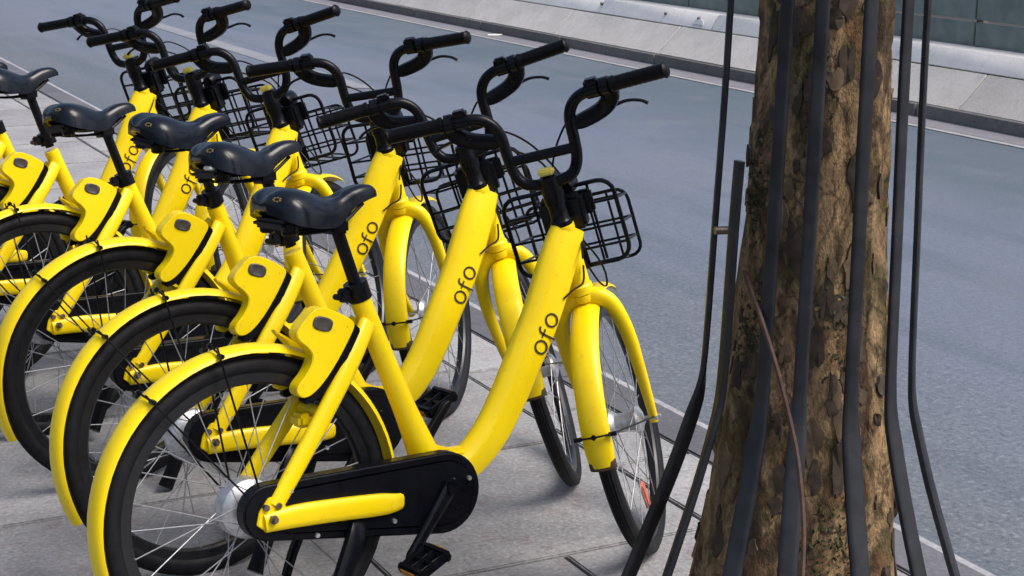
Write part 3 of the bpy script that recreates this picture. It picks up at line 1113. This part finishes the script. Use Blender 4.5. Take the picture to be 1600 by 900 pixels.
def f_grip_collar(s):
    def f(mb):
        for t0, t1, r in ((-.16, .02, .0205), (.06, .17, .0215)):
            a, b = along(t0), along(t1)
            a, b = Vector((a.x, s * a.y, a.z)), Vector((b.x, s * b.y, b.z))
            cyl(mb, a, b, r, 14)
            c = (a + b) / 2
        box(mb, c + Vector((-.002, -s * .03, .018)), (.030, .034, .016), .005)
    return f
def f_lever(s):
    def f(mb):
        # clamp body hanging under the bar, then the thin lever
        q = catmull([(.016, s * .088, .775, .012, .014), (.020, s * .110, .776, .013, .019), (.024, s * .150, .786, .014, .020), (.023, s * .176, .800, .014, .021), (.014, s * .190, .822, .014, .022), (.002, s * .196, .846, .014, .020)], 4)
        sweep(mb, [p[:3] for p in q], [sect(p[3], p[4], 10, 3) for p in q], (1, 0, 0))
        q = catmull([(.028, s * .160, .786, .0055), (.050, s * .185, .786, .0045), (.060, s * .215, .788, .004), (.058, s * .245, .782, .0038), (.054, s * .262, .772, .0045)], 5)
        sweep(mb, [p[:3] for p in q], [sect(p[3] * 1.3, p[3], 8) for p in q], (1, 0, 0))
    return f
def f_cable(k):
    P = [[(.016, -.10, .785), (.075, -.06, .765), (.10, -.005, .69), (.085, .02, .60), (.06, .012, .50), (.055, -.018, .42), (.05, -.036, .372), (.055, -.05, .358), (.058, -.055, .39), (.04, -.05, .44), (.02, -.03, .50)],
         [(.016, .10, .785), (.07, .085, .78), (.11, .04, .72), (.10, -.01, .63), (.05, -.03, .555), (.005, -.032, .50), (-.04, -.034, .47)],
         [(-.005, .155, .80), (.06, .12, .76), (.10, .03, .68), (.07, .0, .60)]][k]
    def f(mb):
        tube(mb, P, .0026, 6, 5)
    return f
def f_bracket(mb):
    box(mb, (.050, 0, .560), (.05, .105, .085), .008)
    box(mb, (.055, .01, .515), (.03, .07, .13), .006)
    box(mb, (.068, .0, .49), (.012, .05, .17), .004)
    box(mb, (.074, -.055, .57), (.022, .035, .06), .006)
def f_lamp(mb):
    lathe(mb, [(0, .0), (.018, .0), (.024, .012), (.027, .05), (.024, .056), (0, .056)], 16, 'x', (.06, -.015, .615))

def rrect(x, y0, y1, z0, z1, r, dz=0.0, n=4):
    """rounded rectangle loop in the plane x"""
    out = []
    for (cy, cz, a0) in ((y1 - r, z1 - r, 0), (y0 + r, z1 - r, 90), (y0 + r, z0 + r, 180), (y1 - r, z0 + r, 270)):
        for k in range(n + 1):
            a = radians(a0 + 90 * k / n)
            out.append((x, cy + r * cos(a), cz + r * sin(a)))
    return out
def basket_wires():
    W = []
    xb, xf = .080, .250
    W.append((rrect(xb, -.125, .150, .408, .612, .035), .0056, True))
    W.append((rrect(xf, -.120, .145, .352, .530, .030), .0046, True))
    for i, (zb, zf) in enumerate(((.560, .515), (.498, .455), (.450, .405))):
        W.append(([(xb, -.122, zb), (xb, .147, zb)], .0033, False))
        W.append(([(xf, -.117, zf), (xf, .142, zf)], .0033, False))
        for y_ in (-.122, .147):
            W.append(([(xb, y_, zb), (xf, y_ * .97, zf)], .0033, False))
    for y_ in (-.07, -.02, .035, .085):
        W.append(([(xf, y_, .528), (xf + .002, y_, .354)], .0033, False))
    for y_ in (-.088, -.045, 0.0, .05, .095):
        W.append(([(xb, y_, .411), (xf, y_, .354)], .0033, False))
    for y_ in (-.065, .072):
        W.append(([(xb, y_, .608), (xb, y_, .417)], .0036, False))
    return W
BW = basket_wires()

def make_bike(label, x, y, phi, lean, steer, seat_dz=0.0, tail=False, sticker=False, bar_dz=0.0):
    root = thing('bicycle', label, 'bicycle', (x, y, 0), 'yellow bicycles parked in a row')
    root.matrix_basis = Matrix.Translation((x, y, 0)) @ Matrix.Rotation(radians(phi), 4, 'Z') @ Matrix.Rotation(radians(-lean), 4, 'X')
    Y, K, P = M['yellow'], M['black_paint'], M['black_plastic']
    fr = link('frame', mesh_once('frame', f_frame, Y, 32), root)
    for s in (-1, 1):
        link('seat_stay', mesh_once('s%d/seat_stay' % s, f_stay(s), Y), fr)
        link('chain_stay', mesh_once('s%d/chain_stay' % s, f_chainstay(s), Y), fr)
        lo, ef, hi = f_letters(s)
        for i, fn in enumerate((lo, ef, hi)):
            link('letter', mesh_once('l%d%d/letter' % (s, i), fn, M['letter']), fr)
    def fcab(mb):
        tube(mb, [(.885, -.034, .745), (.878, -.040, .705), (.850, -.036, .69), (.824, -.033, .672)], .0024, 6, 4)
    link('cable', mesh_once('fc/cable', fcab, P), fr)
    for s in (-1, 1):
        def fnut(mb, s=s):
            cyl(mb, (.004, s * .084, .328), (.004, s * .104, .328), .0095, 6)
            cyl(mb, (.004, s * .10, .328), (.004, s * .112, .328), .005, 8)
        link('axle_nut', mesh_once('n%d/axle_nut' % s, fnut, M['bolt']), fr)
        for bx, bz in ((.022, .352), (-.006, .353)):
            def fbolt(mb, s=s, bx=bx, bz=bz):
                cyl(mb, (bx, s * .08, bz), (bx, s * .093, bz), .007, 8)
            link('bolt', mesh_once('n%d%d/bolt' % (s, int(bx * 1000)), fbolt, M['bolt']), fr)
    sp = link('seat_post', mesh_once('seat_post', f_seatpost, K), root)
    link('clamp', mesh_once('c/clamp', f_clamp, P), sp)
    sm = Matrix.Translation((-.0545 * seat_dz / .2, 0, seat_dz))
    sp.matrix_basis = sm.copy()
    sa = link('saddle', mesh_once('saddle', f_saddle, M['vinyl'], 60), root, sm)
    link('saddle_base', mesh_once('sb/saddle_base', f_saddle_base, P), sa)
    for s in (-1, 1):
        link('bumper', mesh_once('sp%d/bumper' % s, f_saddle_spring(s), P), sa)
    link('emblem', mesh_once('e/emblem', f_emblem, M['gold']), sa)
    if tail:
        def ft(mb):
            box(mb, (.083, -.045, .940), (.014, .04, .010), .003)
        link('reflector', mesh_once('t/reflector', ft, M['white']), sa)
    # drive train
    cg = link('chain_guard', mesh_once('chain_guard', f_chain_guard, P, 50), root)
    for (gx, gz) in ((.055, .376), (.11, .268), (.22, .262), (.30, .258), (.50, .315)):
        link('screw', mesh_once('g/screw', f_guard_screw, M['steel']), cg, Matrix.Translation((gx, -.082, gz)))
    for s in (-1, 1):
        ck = link('crank', mesh_once('k%d/crank' % s, f_crank(s), K), root)
        link('pedal', mesh_once('k%d/pedal' % s, f_pedal(s), P), ck)
        for q in (-1, 1):
            link('reflector', mesh_once('k%d%d/reflector' % (s, q), f_pedal_refl(s, q), M['worn_yellow']), ck)
    link('kickstand', mesh_once('kickstand', f_kickstand, K), root)
    # rear wheel
    W = add_wheel('rear_wheel', root, Matrix.Translation((0, 0, .33)) @ Matrix.Rotation(random.uniform(0, 6), 4, 'Y'), True)
    rf = link('rear_fender', mesh_once('rear_fender', f_fender(-12, 205, .354, .034, .016), Y, 60), root, Matrix.Translation((0, 0, .33)))
    for q, ang in enumerate((100, 128)):
        e = (.352 * cos(radians(ang)), 0, .352 * sin(radians(ang)))
        link('fender_stay', mesh_once('fs%d/fender_stay' % q, f_fender_stay(e, .078, .034), P), rf)
    lk = link('wheel_lock', mesh_once('wheel_lock', f_lock, Y, 75), root)
    link('lock_plate', mesh_once('lp/lock_plate', f_lock_plate, P), lk)
    link('lock_button', mesh_once('lb/lock_button', f_lock_button, M['button']), lk)
    if sticker:
        def fs_(mb):
            c = lock_pt(.012, .400)
            prism(mb, [lock_pt(.0, .388), lock_pt(.024, .388), lock_pt(.024, .412), lock_pt(.0, .412)], -.0632, -.0615, .0004)
        link('sticker', mesh_once('st/sticker', fs_, M['white']), lk)
    # steered group
    S = STEER_BASE @ Matrix.Rotation(radians(steer), 4, 'Z')
    fk = link('fork', mesh_once('fork', f_fork, Y), root, S)
    ax = Matrix.Translation((.045, 0, 0))
    wf = add_wheel('front_wheel', root, S @ ax @ Matrix.Rotation(random.uniform(0, 6) if not sticker else 0, 4, 'Y'), False)
    ff = link('front_fender', mesh_once('front_fender', f_fender(52, 171, .354, .0345, .017), Y, 60), root, S @ ax)
    e = (.353 * cos(radians(159)), 0, .353 * sin(radians(159)))
    link('fender_stay', mesh_once('ff/fender_stay', f_fender_stay(e, .078, .0345), P), ff)
    def fm(mb):
        f_fender(168.5, 172.3, .3528, .0325, .0168)(mb)
    link('mud_flap', mesh_once('mf/mud_flap', fm, M['flap'], 60), ff)
    st = link('stem', mesh_once('stem', f_stem, K), root, S)
    link('stem_cap', mesh_once('sc/stem_cap', f_cap, M['cap']), st)
    hb = link('handlebar', mesh_once('handlebar', f_bar, K), root, S @ Matrix.Translation((0, 0, bar_dz)))
    link('crossbar', mesh_once('cb/crossbar', f_crossbar, K), hb)
    for s in (-1, 1):
        link('grip', mesh_once('h%d/grip' % s, f_grip(s), M['grip_rubber'], 60), hb)
        link('grip_collar', mesh_once('h%d/grip_collar' % s, f_grip_collar(s), P), hb)
        link('brake_lever', mesh_once('h%d/brake_lever' % s, f_lever(s), P), hb)
    for k in range(3):
        link('cable', mesh_once('hc%d/cable' % k, f_cable(k), P), hb)
    bk = link('basket', mesh_once('bk/basket', f_bracket, P), root, S)
    link('lamp', mesh_once('lm/lamp', f_lamp, P), bk)
    for i, (pts, r, cl) in enumerate(BW):
        def fwire(mb, pts=pts, r=r, cl=cl):
            tube(mb, pts, r, 7, 0, cl)
        link('wire', mesh_once('bw%d/wire' % i, fwire, K), bk)
    return root, S @ ax

b1, s1 = make_bike('nearest yellow bicycle, whole chain guard and right crank showing, front wheel behind guard bars', 1.0461, 3.1621, 8.548, 5.924, 42.57)
b2, s2 = make_bike('second yellow bicycle from the tree, its front tyre bottom standing clear on the slabs', 1.085, 3.655, 8.0, 8.6, 52.0, .022, True, True, -.014)
b3, s3 = make_bike('third yellow bicycle from the tree, its handlebar crossbar standing clear against the road', 1.060, 4.345, 10.0, -.2, 40.0, .006)
b4, s4 = make_bike('fourth yellow bicycle from the tree, its basket right behind the second saddle', .985, 4.835, 10.0, 9.3, 36, -.03)
b5, s5 = make_bike('fifth yellow bicycle from the tree, next to the farthest one', .877, 5.397, 10.3, 6.4, 29.0, .02)
b6, s6 = make_bike('sixth yellow bicycle from the tree, last and farthest of the row', .80, 5.90, 10.5, 6.0, 24, -.012)
# orange reflector on the nearest front wheel
def frf(mb):
    box(mb, (0, 0, 0), (.03, .010, .075), .004)
fwheel = [o for o in b1.children if o.name.startswith('front_wheel')][0]
rb = MB()
frf(rb)
ro = build(rb, 'reflector', M['orange'], fwheel)
inv = fwheel.matrix_basis.inverted() @ s1
ro.matrix_basis = inv @ Matrix.Translation((.040, .012, -.228)) @ Matrix.Rotation(radians(-8), 4, 'Y')

scrap = MB()
prism(scrap, [(-.10, -.03), (.04, -.05), (.10, .0), (.05, .045), (-.06, .05)], 0, .012, .003, 'xy', 1)
sc_ = build(scrap, 'paper_scrap', M['white'], None, Matrix.Translation((8.33, 16.6, RZ + .006)))
sc_['label'] = 'crumpled white paper scrap lying in the gutter at the far kerb'
sc_['category'] = 'litter'
